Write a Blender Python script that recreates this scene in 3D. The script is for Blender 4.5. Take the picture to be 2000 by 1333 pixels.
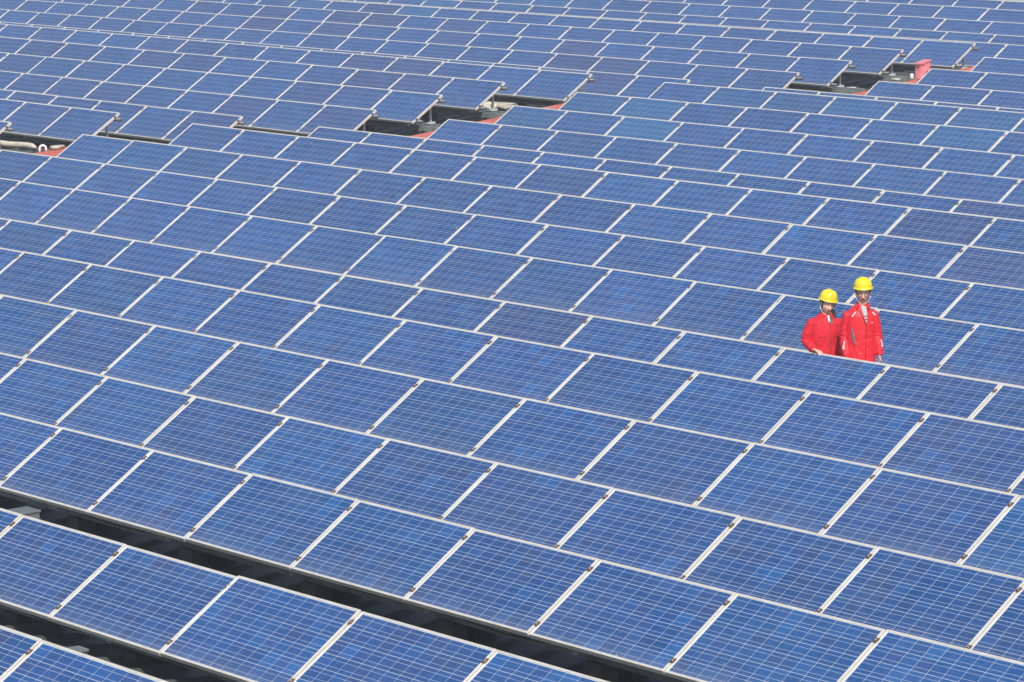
import bpy, bmesh, math, random
from mathutils import Vector, Matrix, noise
from mathutils.bvhtree import BVHTree

# ------------------------------------------------------------------ reset
for o in list(bpy.data.objects):
    bpy.data.objects.remove(o, do_unlink=True)
scn = bpy.context.scene
COL = scn.collection
rnd = random.Random(7)

# ------------------------------------------------------------------ camera (solved from the photograph)
ZC = 17.0                                   # camera height above the ground
F_PX = 6603.3139                            # focal length in photo pixels (2000 px wide)
WM = ((0.65113984, 0.11607006, -0.75002976),   # rows: world X, Y, Z in camera axes (right, down, forward)
      (0.75886833, -0.11474065, 0.64105650),
      (-0.01165144, -0.98659126, -0.16279410))
cam_d = bpy.data.cameras.new('camera')
cam_d.sensor_width = 36.0
cam_d.lens = F_PX / 2000.0 * 36.0
cam_d.clip_start = 0.5
cam_d.clip_end = 3000.0
cam = bpy.data.objects.new('camera', cam_d)
COL.objects.link(cam)
cam.matrix_world = Matrix(((WM[0][0], -WM[0][1], -WM[0][2], 0.0),
                           (WM[1][0], -WM[1][1], -WM[1][2], 0.0),
                           (WM[2][0], -WM[2][1], -WM[2][2], ZC),
                           (0, 0, 0, 1)))
scn.camera = cam


def ray(u, v):
    c = ((u - 1000.0) / F_PX, (v - 666.5) / F_PX, 1.0)
    return Vector([sum(WM[i][j] * c[j] for j in range(3)) for i in range(3)])


def hit_y(u, v, y):
    r = ray(u, v)
    p = r * (y / r.y)
    return Vector((p.x, p.y, p.z + ZC))


def proj(p):
    q = (p[0], p[1], p[2] - ZC)
    c = [sum(WM[i][j] * q[i] for i in range(3)) for j in range(3)]
    return 1000 + F_PX * c[0] / c[2], 666.5 + F_PX * c[1] / c[2]


# ------------------------------------------------------------------ world, sun, exposure
SUN = Vector((0.57, -0.41, 0.71)).normalized()
world = bpy.data.worlds.new('World')
scn.world = world
world.use_nodes = True
wn = world.node_tree
wn.nodes.clear()
sky = wn.nodes.new('ShaderNodeTexSky')
sky.sky_type = 'NISHITA'
sky.sun_disc = False
sky.sun_elevation = math.asin(SUN.z)
sky.sun_rotation = math.atan2(SUN.x, SUN.y)
sky.air_density = 1.0
sky.dust_density = 2.0
sky.ozone_density = 1.0
bg = wn.nodes.new('ShaderNodeBackground')
bg.inputs['Strength'].default_value = 0.12
wo = wn.nodes.new('ShaderNodeOutputWorld')
wn.links.new(sky.outputs[0], bg.inputs['Color'])
wn.links.new(bg.outputs[0], wo.inputs['Surface'])
sun_d = bpy.data.lights.new('sun', 'SUN')
sun_d.energy = 4.0
sun_d.angle = math.radians(0.6)
sun_d.color = (1.0, 0.955, 0.89)
sun = bpy.data.objects.new('sun', sun_d)
COL.objects.link(sun)
sun.location = (0, 0, 60)
sun.rotation_euler = (-SUN).to_track_quat('-Z', 'Y').to_euler()
vs = scn.view_settings
vs.view_transform = 'Standard'
vs.look = 'None'
vs.exposure = 0.04
vs.gamma = 1.0
vs.use_curve_mapping = False


# ------------------------------------------------------------------ material helpers
class NT:
    def __init__(s, name):
        s.m = bpy.data.materials.new(name)
        s.m.use_nodes = True
        s.t = s.m.node_tree
        s.b = s.t.nodes['Principled BSDF']

    def n(s, typ, **kw):
        nd = s.t.nodes.new(typ)
        for k, v in kw.items():
            if k == 'op':
                nd.operation = v
            else:
                setattr(nd, k, v)
        return nd

    def l(s, a, b):
        s.t.links.new(a, b)

    def math(s, op, a, b=None, c=None, clamp=False):
        nd = s.n('ShaderNodeMath', op=op)
        nd.use_clamp = clamp
        for i, v in enumerate((a, b, c)):
            if v is None:
                continue
            if isinstance(v, (int, float)):
                nd.inputs[i].default_value = v
            else:
                s.l(v, nd.inputs[i])
        return nd.outputs[0]

    def mix(s, fac, a, b, blend='MIX'):
        nd = s.n('ShaderNodeMix', data_type='RGBA', blend_type=blend)
        for sock, v in ((nd.inputs[0], fac), (nd.inputs[6], a), (nd.inputs[7], b)):
            if isinstance(v, (int, float)):
                sock.default_value = v
            elif isinstance(v, tuple):
                sock.default_value = v if len(v) == 4 else (*v, 1.0)
            else:
                s.l(v, sock)
        return nd.outputs[2]

    def ramp(s, fac, stops):
        nd = s.n('ShaderNodeValToRGB')
        cr = nd.color_ramp
        while len(cr.elements) < len(stops):
            cr.elements.new(0.5)
        for e, (p, c) in zip(cr.elements, stops):
            e.position = p
            e.color = c if len(c) == 4 else (*c, 1.0)
        s.l(fac, nd.inputs[0])
        return nd.outputs[0]

    def noise(s, scale, detail=3.0, rough=0.55, vec=None, dist=0.0):
        nd = s.n('ShaderNodeTexNoise')
        nd.inputs['Scale'].default_value = scale
        nd.inputs['Detail'].default_value = detail
        nd.inputs['Roughness'].default_value = rough
        nd.inputs['Distortion'].default_value = dist
        if vec is not None:
            s.l(vec, nd.inputs['Vector'])
        return nd.outputs['Fac']

    def coord(s, which='Object'):
        return s.n('ShaderNodeTexCoord').outputs[which]

    def bump(s, h, strength=0.2, dist=0.01):
        nd = s.n('ShaderNodeBump')
        nd.inputs['Strength'].default_value = strength
        nd.inputs['Distance'].default_value = dist
        s.l(h, nd.inputs['Height'])
        s.l(nd.outputs[0], s.b.inputs['Normal'])

    def set(s, **kw):
        for k, v in kw.items():
            sock = s.b.inputs[{'color': 'Base Color', 'rough': 'Roughness', 'metal': 'Metallic',
                               'spec': 'Specular IOR Level', 'coat': 'Coat Weight', 'sss': 'Subsurface Weight',
                               'sheen': 'Sheen Weight', 'ior': 'IOR', 'alpha': 'Alpha',
                               'coatr': 'Coat Roughness'}[k]]
            if isinstance(v, tuple):
                sock.default_value = v if len(v) == 4 else (*v, 1.0)
            elif isinstance(v, (int, float)):
                sock.default_value = v
            else:
                s.l(v, sock)


def simple(name, c1, c2, scale=6.0, rough=0.6, metal=0.0, spec=0.5, bump=0.0, detail=4.0):
    t = NT(name)
    co = t.coord()
    f = t.noise(scale, detail, 0.6, co)
    f2 = t.ramp(f, [(0.35, (0, 0, 0)), (0.68, (1, 1, 1))])
    t.set(color=t.mix(f2, c1, c2), rough=rough, metal=metal, spec=spec)
    if bump:
        t.bump(t.noise(scale * 6, 3, 0.6, co), bump, 0.004)
    return t.m


# --- solar cell under glass
def mat_cells():
    t = NT('solar_cell_glass')
    uvc = t.n('ShaderNodeUVMap', uv_map='cell').outputs[0]
    uvp = t.n('ShaderNodeUVMap', uv_map='panel').outputs[0]
    sc = t.n('ShaderNodeSeparateXYZ'); t.l(uvc, sc.inputs[0])
    sp = t.n('ShaderNodeSeparateXYZ'); t.l(uvp, sp.inputs[0])
    oi = t.n('ShaderNodeObjectInfo').outputs['Random']
    # a stable random for each cell of each panel
    cx = t.math('FLOOR', t.math('MULTIPLY', sp.outputs[0], 10.0))
    cy = t.math('FLOOR', t.math('MULTIPLY', sp.outputs[1], 6.0))
    cv = t.n('ShaderNodeCombineXYZ')
    t.l(t.math('ADD', cx, 0.5), cv.inputs[0]); t.l(t.math('ADD', cy, 0.5), cv.inputs[1])
    t.l(t.math('MULTIPLY', oi, 731.7), cv.inputs[2])
    wnz = t.n('ShaderNodeTexWhiteNoise', noise_dimensions='3D'); t.l(cv.outputs[0], wnz.inputs['Vector'])
    cell_r = wnz.outputs['Value']
    sepc = t.n('ShaderNodeSeparateColor'); t.l(wnz.outputs['Color'], sepc.inputs[0])
    # crystal grains
    vec = t.n('ShaderNodeVectorMath', op='ADD')
    t.l(t.coord('Object'), vec.inputs[0]); t.l(cv.outputs[0], vec.inputs[1])
    vor = t.n('ShaderNodeTexVoronoi'); vor.inputs['Scale'].default_value = 42.0
    t.l(vec.outputs[0], vor.inputs['Vector'])
    sv = t.n('ShaderNodeSeparateColor'); t.l(vor.outputs['Color'], sv.inputs[0])
    base = t.mix(cell_r, (0.016, 0.070, 0.224), (0.021, 0.085, 0.264))
    base = t.mix(t.math('MULTIPLY', t.math('POWER', sepc.outputs[1], 5.0), 0.45), base, (0.044, 0.064, 0.168))
    base = t.mix(t.math('MULTIPLY', t.math('POWER', sepc.outputs[2], 12.0), 0.45), base, (0.026, 0.150, 0.42))
    grain = t.mix(sv.outputs[0], (0.80, 0.82, 0.84), (1.18, 1.16, 1.14))
    base = t.mix(0.8, base, grain, 'MULTIPLY')
    # whole-panel tint: negative purple grey, positive teal
    at = t.n('ShaderNodeAttribute', attribute_type='OBJECT', attribute_name='tint')
    tint = at.outputs['Fac']
    base = t.mix(t.math('MULTIPLY', t.math('MAXIMUM', t.math('MULTIPLY', tint, -1.0), 0.0), 0.48), base, (0.050, 0.066, 0.158))
    base = t.mix(t.math('MULTIPLY', t.math('MAXIMUM', tint, 0.0), 0.45), base, (0.024, 0.140, 0.290))
    bright = t.math('ADD', t.math('MULTIPLY', oi, 0.18), 0.90)
    vb = t.n('ShaderNodeCombineColor')
    for i in range(3):
        t.l(bright, vb.inputs[i])
    base = t.mix(1.0, base, vb.outputs[0], 'MULTIPLY')
    # two printed bus bars along each cell
    w = 0.0105
    d1 = t.math('LESS_THAN', t.math('ABSOLUTE', t.math('SUBTRACT', sc.outputs[1], 0.27)), w)
    d2 = t.math('LESS_THAN', t.math('ABSOLUTE', t.math('SUBTRACT', sc.outputs[1], 0.73)), w)
    bar = t.math('ADD', d1, d2, clamp=True)
    base = t.mix(t.math('MULTIPLY', bar, 0.85), base, (0.44, 0.52, 0.68))
    # dust: thin film, thicker along the lower frame, with run marks
    oc = t.coord('Object')
    off = t.n('ShaderNodeVectorMath', op='ADD'); t.l(oc, off.inputs[0])
    offc = t.n('ShaderNodeCombineXYZ'); t.l(t.math('MULTIPLY', oi, 57.0), offc.inputs[0]); t.l(t.math('MULTIPLY', oi, 91.0), offc.inputs[1])
    t.l(offc.outputs[0], off.inputs[1])
    n1 = t.noise(1.6, 5, 0.62, off.outputs[0])
    low = t.math('POWER', t.math('SUBTRACT', 1.0, sp.outputs[1]), 14.0)
    n2 = t.noise(22.0, 3, 0.6, off.outputs[0])
    mp = t.n('ShaderNodeMapping'); mp.inputs['Scale'].default_value = (26.0, 1.3, 1.0)
    t.l(off.outputs[0], mp.inputs['Vector'])
    runs = t.math('MULTIPLY', t.math('SUBTRACT', t.noise(1.0, 4, 0.6, mp.outputs[0]), 0.50, clamp=True), t.math('POWER', t.math('SUBTRACT', 1.0, sp.outputs[1]), 2.0))
    spots = t.math('MULTIPLY', t.math('GREATER_THAN', t.noise(9.0, 2, 0.5, off.outputs[0]), 0.775), 0.5)
    dust = t.math('ADD', t.math('MULTIPLY', t.math('SUBTRACT', n1, 0.32, clamp=True), 0.16),
                  t.math('MULTIPLY', t.math('MULTIPLY', low, n2), 0.40), clamp=True)
    dust = t.math('ADD', dust, t.math('ADD', t.math('MULTIPLY', runs, 0.55), spots), clamp=True)
    base = t.mix(dust, base, (0.36, 0.36, 0.36))
    t.set(color=base, rough=t.math('ADD', 0.07, t.math('MULTIPLY', dust, 0.5)), spec=0.5, ior=1.5)
    return t.m


def mat_back():
    t = NT('white_backsheet_glass')
    n1 = t.noise(3.0, 3, 0.6, t.coord())
    t.set(color=t.mix(n1, (0.52, 0.58, 0.66), (0.60, 0.65, 0.72)), rough=0.1, spec=0.5)
    return t.m


def mat_frame():
    t = NT('anodised_aluminium_frame')
    oi = t.n('ShaderNodeObjectInfo').outputs['Random']
    off = t.n('ShaderNodeVectorMath', op='ADD'); t.l(t.coord(), off.inputs[0])
    c = t.n('ShaderNodeCombineXYZ'); t.l(t.math('MULTIPLY', oi, 40.0), c.inputs[0]); t.l(c.outputs[0], off.inputs[1])
    n1 = t.noise(4.0, 6, 0.7, off.outputs[0])
    n2 = t.noise(60.0, 2, 0.5, off.outputs[0])
    col = t.mix(t.ramp(n1, [(0.38, (0, 0, 0)), (0.72, (1, 1, 1))]), (0.75, 0.73, 0.68), (0.58, 0.55, 0.475))
    col = t.mix(t.math('MULTIPLY', n2, 0.22), col, (0.46, 0.41, 0.33))
    t.set(color=col, rough=0.42, metal=0.15, spec=0.5)
    return t.m


M = {}
M['cells'] = mat_cells()
M['back'] = mat_back()
M['frame'] = mat_frame()
M['steel'] = simple('galvanised_steel', (0.30, 0.32, 0.32), (0.44, 0.46, 0.46), 9.0, 0.5, 0.35)
M['post'] = simple('galvanised_post', (0.52, 0.55, 0.56), (0.66, 0.69, 0.70), 9.0, 0.5, 0.2)
M['beam'] = simple('grey_green_beam', (0.14, 0.165, 0.16), (0.25, 0.28, 0.27), 4.0, 0.7)
M['clamp'] = simple('rusty_clamp', (0.075, 0.055, 0.042), (0.22, 0.12, 0.075), 55.0, 0.65, 0.3)
M['bolt'] = simple('zinc_bolt', (0.50, 0.47, 0.43), (0.68, 0.66, 0.62), 80.0, 0.4, 0.6)
M['cable'] = simple('black_cable', (0.015, 0.015, 0.015), (0.03, 0.03, 0.03), 9.0, 0.6)
M['grey_box'] = simple('patch_box_grey', (0.10, 0.12, 0.125), (0.17, 0.195, 0.20), 7.0, 0.6)
M['pad'] = simple('dark_concrete_pad', (0.045, 0.047, 0.047), (0.08, 0.08, 0.078), 9.0, 0.9)
M['red_plate'] = simple('red_oxide_paint', (0.48, 0.080, 0.055), (0.64, 0.22, 0.16), 3.0, 0.65, bump=0.1)
M['cabinet'] = simple('faded_pink_red_paint', (0.68, 0.17, 0.20), (0.78, 0.33, 0.36), 5.0, 0.5)
M['dark'] = simple('dark_opening', (0.02, 0.018, 0.018), (0.03, 0.028, 0.028), 8.0, 0.8)
M['cream'] = simple('cream_canvas', (0.52, 0.47, 0.36), (0.68, 0.63, 0.51), 7.0, 0.85, bump=0.3)
M['white_pvc'] = simple('white_pvc', (0.80, 0.80, 0.79), (0.86, 0.86, 0.85), 5.0, 0.35)
M['concrete'] = simple('pale_concrete', (0.36, 0.33, 0.29), (0.52, 0.48, 0.42), 9.0, 0.9, bump=0.4)
M['sheet_offcut'] = simple('pale_sheet_metal', (0.50, 0.54, 0.54), (0.66, 0.70, 0.70), 5.0, 0.45, 0.2)


def mat_roof():
    t = NT('grey_green_roof_sheet')
    co = t.coord()
    n1 = t.noise(0.35, 5, 0.6, co)
    n2 = t.noise(4.0, 4, 0.6, co)
    c = t.mix(t.ramp(n1, [(0.35, (0, 0, 0)), (0.7, (1, 1, 1))]), (0.035, 0.046, 0.050), (0.070, 0.084, 0.086))
    c = t.mix(t.math('MULTIPLY', n2, 0.35), c, (0.11, 0.10, 0.085))
    t.set(color=c, rough=0.5, spec=0.4)
    return t.m


M['roof'] = mat_roof()
M['ground'] = simple('pale_yard_concrete', (0.36, 0.38, 0.34), (0.46, 0.47, 0.42), 0.06, 0.9, detail=8.0)
M['wall'] = simple('factory_wall_panel', (0.50, 0.52, 0.52), (0.58, 0.60, 0.60), 0.8, 0.7)


# ------------------------------------------------------------------ mesh helpers
def mesh_obj(name, bm, mats, parent=None, loc=None, smooth=False):
    me = bpy.data.meshes.new(name)
    bm.normal_update()
    bm.to_mesh(me)
    bm.free()
    for m in (mats if isinstance(mats, (list, tuple)) else [mats]):
        me.materials.append(m)
    if smooth:
        for p in me.polygons:
            p.use_smooth = True
    return inst(name, me, parent, loc)


def inst(name, me, parent=None, loc=None, rot=None):
    o = bpy.data.objects.new(name, me)
    COL.objects.link(o)
    if parent:
        o.parent = parent
    if loc is not None:
        o.location = loc
    if rot is not None:
        o.rotation_euler = rot
    return o


def tag(o, label=None, cat=None, group=None, kind=None):
    if label: o['label'] = label
    if cat: o['category'] = cat
    if group: o['group'] = group
    if kind: o['kind'] = kind
    return o


def empty(name, loc, rz=0.0):
    o = bpy.data.objects.new(name, None)
    COL.objects.link(o)
    o.location = loc
    o.rotation_euler = (0, 0, rz)
    o.empty_display_size = 0.2
    return o


def add_box(bm, lo, hi, mi=0, M4=None):
    x0, y0, z0 = lo; x1, y1, z1 = hi
    co = [(x0, y0, z0), (x1, y0, z0), (x1, y1, z0), (x0, y1, z0), (x0, y0, z1), (x1, y0, z1), (x1, y1, z1), (x0, y1, z1)]
    vs_ = [bm.verts.new(M4 @ Vector(c) if M4 else c) for c in co]
    for f in ((0, 3, 2, 1), (4, 5, 6, 7), (0, 1, 5, 4), (1, 2, 6, 5), (2, 3, 7, 6), (3, 0, 4, 7)):
        fc = bm.faces.new([vs_[i] for i in f])
        fc.material_index = mi
    return vs_


def add_tube(bm, pts, radii, n=12, ref=Vector((1, 0, 0)), mi=0, cap=True):
    """closed tapered tube; radii: number or (a, b), a along ref"""
    pts = [Vector(p) for p in pts]
    rings = []
    for i, p in enumerate(pts):
        if i == 0: d = pts[1] - p
        elif i == len(pts) - 1: d = p - pts[-2]
        else: d = (pts[i + 1] - p).normalized() + (p - pts[i - 1]).normalized()
        d.normalize()
        a = ref - d * ref.dot(d)
        if a.length < 1e-4:
            a = Vector((0, 1, 0)) - d * d.y
        a.normalize()
        b = d.cross(a)
        r = radii[i]
        ra, rb = (r, r) if isinstance(r, (int, float)) else r
        rings.append([bm.verts.new(p + a * (ra * math.cos(t)) + b * (rb * math.sin(t)))
                      for t in [2 * math.pi * k / n for k in range(n)]])
    for r0, r1 in zip(rings, rings[1:]):
        for k in range(n):
            f = bm.faces.new((r0[k], r0[(k + 1) % n], r1[(k + 1) % n], r1[k]))
            f.material_index = mi
    if cap:
        f = bm.faces.new(list(reversed(rings[0]))); f.material_index = mi
        f = bm.faces.new(rings[-1]); f.material_index = mi
    return rings


def add_ellipsoid(bm, c, r, nu=16, nv=10, mi=0, M4=None):
    c = Vector(c)
    top = None
    rings = []
    for j in range(1, nv):
        ph = math.pi * j / nv
        ring = []
        for i in range(nu):
            th = 2 * math.pi * i / nu
            p = Vector((r[0] * math.sin(ph) * math.cos(th), r[1] * math.sin(ph) * math.sin(th), r[2] * math.cos(ph)))
            if M4: p = M4 @ p
            ring.append(bm.verts.new(c + p))
        rings.append(ring)
    def pole(s):
        p = Vector((0, 0, s * r[2]))
        return bm.verts.new(c + (M4 @ p if M4 else p))
    t, b = pole(1), pole(-1)
    for i in range(nu):
        j = (i + 1) % nu
        for f in ((t, rings[0][i], rings[0][j]), (b, rings[-1][j], rings[-1][i])):
            bm.faces.new(f).material_index = mi
        for a, d in zip(rings, rings[1:]):
            bm.faces.new((a[i], d[i], d[j], a[j])).material_index = mi


# ------------------------------------------------------------------ roof geometry model
Y0, DY, Z0, SL, HT = 19.048, 11.972, ZC - 6.597, 0.1, 0.85


def zroof(y):
    o = (y - Y0 - 4.76) % DY
    o = min(o, DY - o)
    return Z0 - HT + 0.476 - SL * o


def build_roof():
    X0, X1, YA, YB = -150.0, 6.0, 4.5, 75.2
    bm = bmesh.new()
    ys = [YA]
    k = -2
    while True:
        y = Y0 + 4.76 + k * DY / 2
        if y >= YB: break
        if y > YA: ys.append(y)
        k += 1
    ys.append(YB)
    # ribbed profile along X, ribs run down the slope
    prof = []
    x = X0
    while x < X1:
        prof += [(x, 0.0), (x + 0.40, 0.0), (x + 0.43, 0.035), (x + 0.47, 0.035), (x + 0.50, 0.0)]
        x += 0.50
    px = []
    for q in prof:
        if not px or abs(q[0] - px[-1][0]) > 1e-6:
            px.append(q)
    grid = [[bm.verts.new((x, y, zroof(y) + h)) for (x, h) in px] for y in ys]
    for a, b in zip(grid, grid[1:]):
        for i in range(len(px) - 1):
            bm.faces.new((a[i], a[i + 1], b[i + 1], b[i]))
    o = mesh_obj('roof', bm, M['roof'])
    tag(o, 'dark grey green ribbed metal roof under the solar panel rows', 'roof', kind='structure')
    bm = bmesh.new()
    add_box(bm, (X0 + 0.3, YA + 0.3, 0.0), (X1 - 0.3, YB - 0.3, Z0 - HT - 0.35))
    o = mesh_obj('factory_wall', bm, M['wall'])
    tag(o, 'pale factory wall panels below the roof', 'wall', kind='structure')
    bm = bmesh.new()
    s = 1500.0
    vv = [bm.verts.new(c) for c in ((-s, -s, -0.004), (s, -s, -0.004), (s, s, -0.004), (-s, s, -0.004))]
    bm.faces.new(vv)
    o = mesh_obj('ground', bm, M['ground'])
    tag(o, 'pale concrete yard around the factory', 'ground', kind='structure')


build_roof()

# ------------------------------------------------------------------ solar panel meshes (x along the row, y up the slope, z normal; origin at the lower left)
PW, PL, PITCH, TILT = 1.654, 0.972, 1.67, math.radians(32.098)
FR, FH = 0.0205, 0.046
CT, ST = math.cos(TILT), math.sin(TILT)


def panel_meshes():
    # laminate
    bm = bmesh.new()
    add_box(bm, (0.004, 0.004, -0.010), (PW - 0.004, PL - 0.004, -0.005))
    lam = bpy.data.meshes.new('solar_panel'); bm.to_mesh(lam); bm.free(); lam.materials.append(M['back'])
    # frame, mitred profile with a groove along its lip
    bm = bmesh.new()
    prof = [(FR, -0.0045), (FR, -0.0005), (FR - 0.002, 0.0012), (0.0110, 0.0012), (0.0102, -0.0014), (0.0078, -0.0014),
            (0.0070, 0.0012), (0.0012, 0.0012), (0, 0), (0, -FH), (0.020, -FH), (0.020, -FH + 0.003), (0.004, -FH + 0.003), (0.004, -0.012)]
    rings = []
    for (sx, sy) in ((0, 0), (1, 0), (1, 1), (0, 1)):
        rings.append([bm.verts.new(((d if sx == 0 else PW - d), (d if sy == 0 else PL - d), h)) for d, h in prof])
    for i in range(4):
        a, b = rings[i], rings[(i + 1) % 4]
        for j in range(len(prof) - 1):
            bm.faces.new((a[j], b[j], b[j + 1], a[j + 1]))
    bm.normal_update()
    fr = bpy.data.meshes.new('panel_frame'); bm.to_mesh(fr); bm.free(); fr.materials.append(M['frame'])
    # 10 x 6 cells
    bm = bmesh.new()
    uvc = bm.loops.layers.uv.new('cell'); uvp = bm.loops.layers.uv.new('panel')
    mx, my = FR + 0.0065, FR + 0.0045
    px, py = (PW - 2 * mx) / 10, (PL - 2 * my) / 6
    gx, gy = 0.0015, 0.0020
    for j in range(6):
        for i in range(10):
            xa, xb = mx + i * px + gx, mx + (i + 1) * px - gx
            ya, yb = my + j * py + gy, my + (j + 1) * py - gy
            f = bm.faces.new([bm.verts.new(c) for c in ((xa, ya, -0.0046), (xb, ya, -0.0046), (xb, yb, -0.0046), (xa, yb, -0.0046))])
            for lp, uv in zip(f.loops, ((0, 0), (1, 0), (1, 1), (0, 1))):
                lp[uvc].uv = uv
                lp[uvp].uv = ((i + 0.05 + 0.9 * uv[0]) / 10, (j + 0.05 + 0.9 * uv[1]) / 6)
    ce = bpy.data.meshes.new('solar_cells'); bm.to_mesh(ce); bm.free(); ce.materials.append(M['cells'])
    return lam, fr, ce


ME_LAM, ME_FRAME, ME_CELLS = panel_meshes()


def clamp_mesh(name, end=False):
    bm = bmesh.new()
    if end:
        add_box(bm, (-0.010, -0.018, -0.045), (0.022, 0.018, 0.006))
        add_tube(bm, [(0.010, 0, 0.004), (0.010, 0, 0.018)], [0.009, 0.008], 6, mi=1)
    else:
        add_box(bm, (-0.024, -0.026, 0.0015), (0.024, 0.026, 0.0065))
        add_box(bm, (-0.008, -0.020, -0.045), (0.008, 0.020, 0.0015))
        add_tube(bm, [(0, 0, 0.0065), (0, 0, 0.017)], [0.0105, 0.0095], 6, mi=1)
    me = bpy.data.meshes.new(name); bm.normal_update(); bm.to_mesh(me); bm.free()
    me.materials.append(M['clamp']); me.materials.append(M['bolt'])
    return me


ME_MID, ME_END = clamp_mesh('mid_clamp'), clamp_mesh('end_clamp', True)


def box_mesh(name, lo, hi, mat):
    bm = bmesh.new(); add_box(bm, lo, hi)
    me = bpy.data.meshes.new(name); bm.normal_update(); bm.to_mesh(me); bm.free(); me.materials.append(mat)
    return me


def channel(bm, x0, x1, w, h, t, M4):
    """open C channel lying along x, opening downwards"""
    add_box(bm, (x0, -w / 2, -t), (x1, w / 2, 0), 0, M4)
    add_box(bm, (x0, -w / 2, -h), (x1, -w / 2 + t, -t), 0, M4)
    add_box(bm, (x0, w / 2 - t, -h), (x1, w / 2, -t), 0, M4)


# rows: name, x of joint 0, y, z of the upper edge, first joint, last joint (row ends at the aisle) or None
ROWS = [
    ('R1', -20.577, 13.023, -6.156, None, None), ('R2', -25.867, 16.210, -6.532, None, None),
    ('R3', -29.347, 18.907, -6.558, None, None), ('R4', -32.737, 20.642, -6.451, None, None),
    ('R5', -36.070, 22.444, -6.269, None, None), ('R6', -39.287, 24.793, -6.259, None, None),
    ('R7', -44.205, 27.688, -6.529, None, None), ('R8', -49.180, 31.025, -6.617, -2, None),
    ('R9', -52.392, 32.667, -6.439, 0, None), ('R10', -52.408, 34.427, -6.289, 0, None),
    ('R11', -52.352, 36.862, -6.272, 0, None), ('R12', -52.339, 39.842, -6.549, 0, None),
    ('R13', -52.154, 42.964, -6.617, 0, None), ('R14', -52.091, 44.641, -6.459, 0, None),
    ('R15', -52.034, 46.315, -6.294, 0, None), ('R16', -51.963, 48.722, -6.243, 0, None),
    ('R17', -51.972, 51.704, -6.550, 0, None), ('R18', -51.677, 54.966, -6.613, 0, None),
    ('R19', -51.638, 56.643, -6.434, 0, None), ('R20', -51.571, 58.348, -6.279, 0, None),
    ('L1', -54.839, 34.425, -6.243, None, 0), ('L2', -54.755, 36.833, -6.222, None, 0),
    ('L3', -54.625, 39.685, -6.495, None, 0), ('L4', -54.501, 42.988, -6.591, None, 0),
    ('L5', -54.299, 44.588, -6.380, None, 0), ('L6', -54.322, 46.320, -6.229, None, 0),
    ('L7', -54.273, 48.752, -6.209, None, 0), ('L8', -54.328, 51.716, -6.524, None, 0),
    ('L9', -54.299, 55.138, -6.583, None, 0), ('L10', -54.287, 56.846, -6.427, None, 0),
    ('L11', -54.152, 58.443, -6.256, None, 0), ('L12', -54.038, 60.827, -6.237, None, 0),
    ('L13', -55.601, 63.755, -6.511, None, 1), ('L14', -58.759, 66.933, -6.601, None, 3),
    ('L15', -60.344, 68.600, -6.420, None, 4), ('L16', -62.013, 70.345, -6.240, None, 5),
    ('L17', -63.594, 72.757, -6.211, None, 6)]
ORD = ['', 'first', 'second', 'third', 'fourth', 'fifth', 'sixth', 'seventh', 'eighth', 'ninth', 'tenth', 'eleventh', 'twelfth', 'thirteenth']


def row_label(nm):
    n = int(nm[1:])
    if nm[0] == 'R':
        if n == 7:
            return 'row of blue solar panels whose upper edge the two workers stand right behind'
        if n < 7:
            return ORD[7 - n] + ' row of blue solar panels in front of the one the workers touch'
        return ORD[n - 7] + ' row of blue solar panels behind the workers, on their side of the aisle'
    if n == 12:
        return 'row of blue solar panels across the aisle ending right behind the pink red cabinet'
    if n < 12:
        return ORD[12 - n] + ' panel row across the aisle in front of the row behind the pink cabinet'
    return ORD[n - 12] + ' panel row across the aisle beyond the row ending behind the pink cabinet'


# panels whose glass is clearly purplish (negative) or teal (positive) in the photograph
TINTS = [(1060, 620, -0.9), (555, 24, -0.9), (515, 45, -0.8), (660, 56, -0.9), (757, 37, -1.0), (725, 152, -1.0), (812, 160, -1.0),
         (887, 76, -0.8), (1117, 118, -0.8), (1190, 160, -0.8), (40, 120, -0.6), (125, 170, -0.6), (60, 95, -0.5), (100, 85, -0.6),
         (300, 105, -0.5), (350, 115, -0.5), (180, 185, -0.6), (75, 188, -0.6), (90, 225, -0.5), (430, 228, -0.6), (690, 235, -0.6),
         (600, 170, -0.4), (660, 195, -0.4), (1850, 750, -0.5), (1960, 530, -0.8), (1840, 440, -0.6), (1900, 890, -0.7), (1060, 1060, -0.4),
         (1270, 960, -0.3), (607, 5, 0.9), (817, 20, 0.9), (982, 15, 0.8), (1030, 15, 0.7), (1175, 207, 0.7), (1040, 232, 0.8),
         (1260, 250, 1.0), (1100, 210, 0.6), (1420, 185, 0.4), (1600, 205, 0.4), (1690, 215, 0.5), (1800, 225, 0.4), (1880, 265, 0.6),
         (1900, 1100, 0.35), (1900, 970, 0.2), (110, 640, 0.25), (420, 30, -0.5), (1750, 930, -0.3), (500, 700, 0.2)]
SLOPE_V = Vector((0, CT, ST))
n_panels = 0


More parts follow.
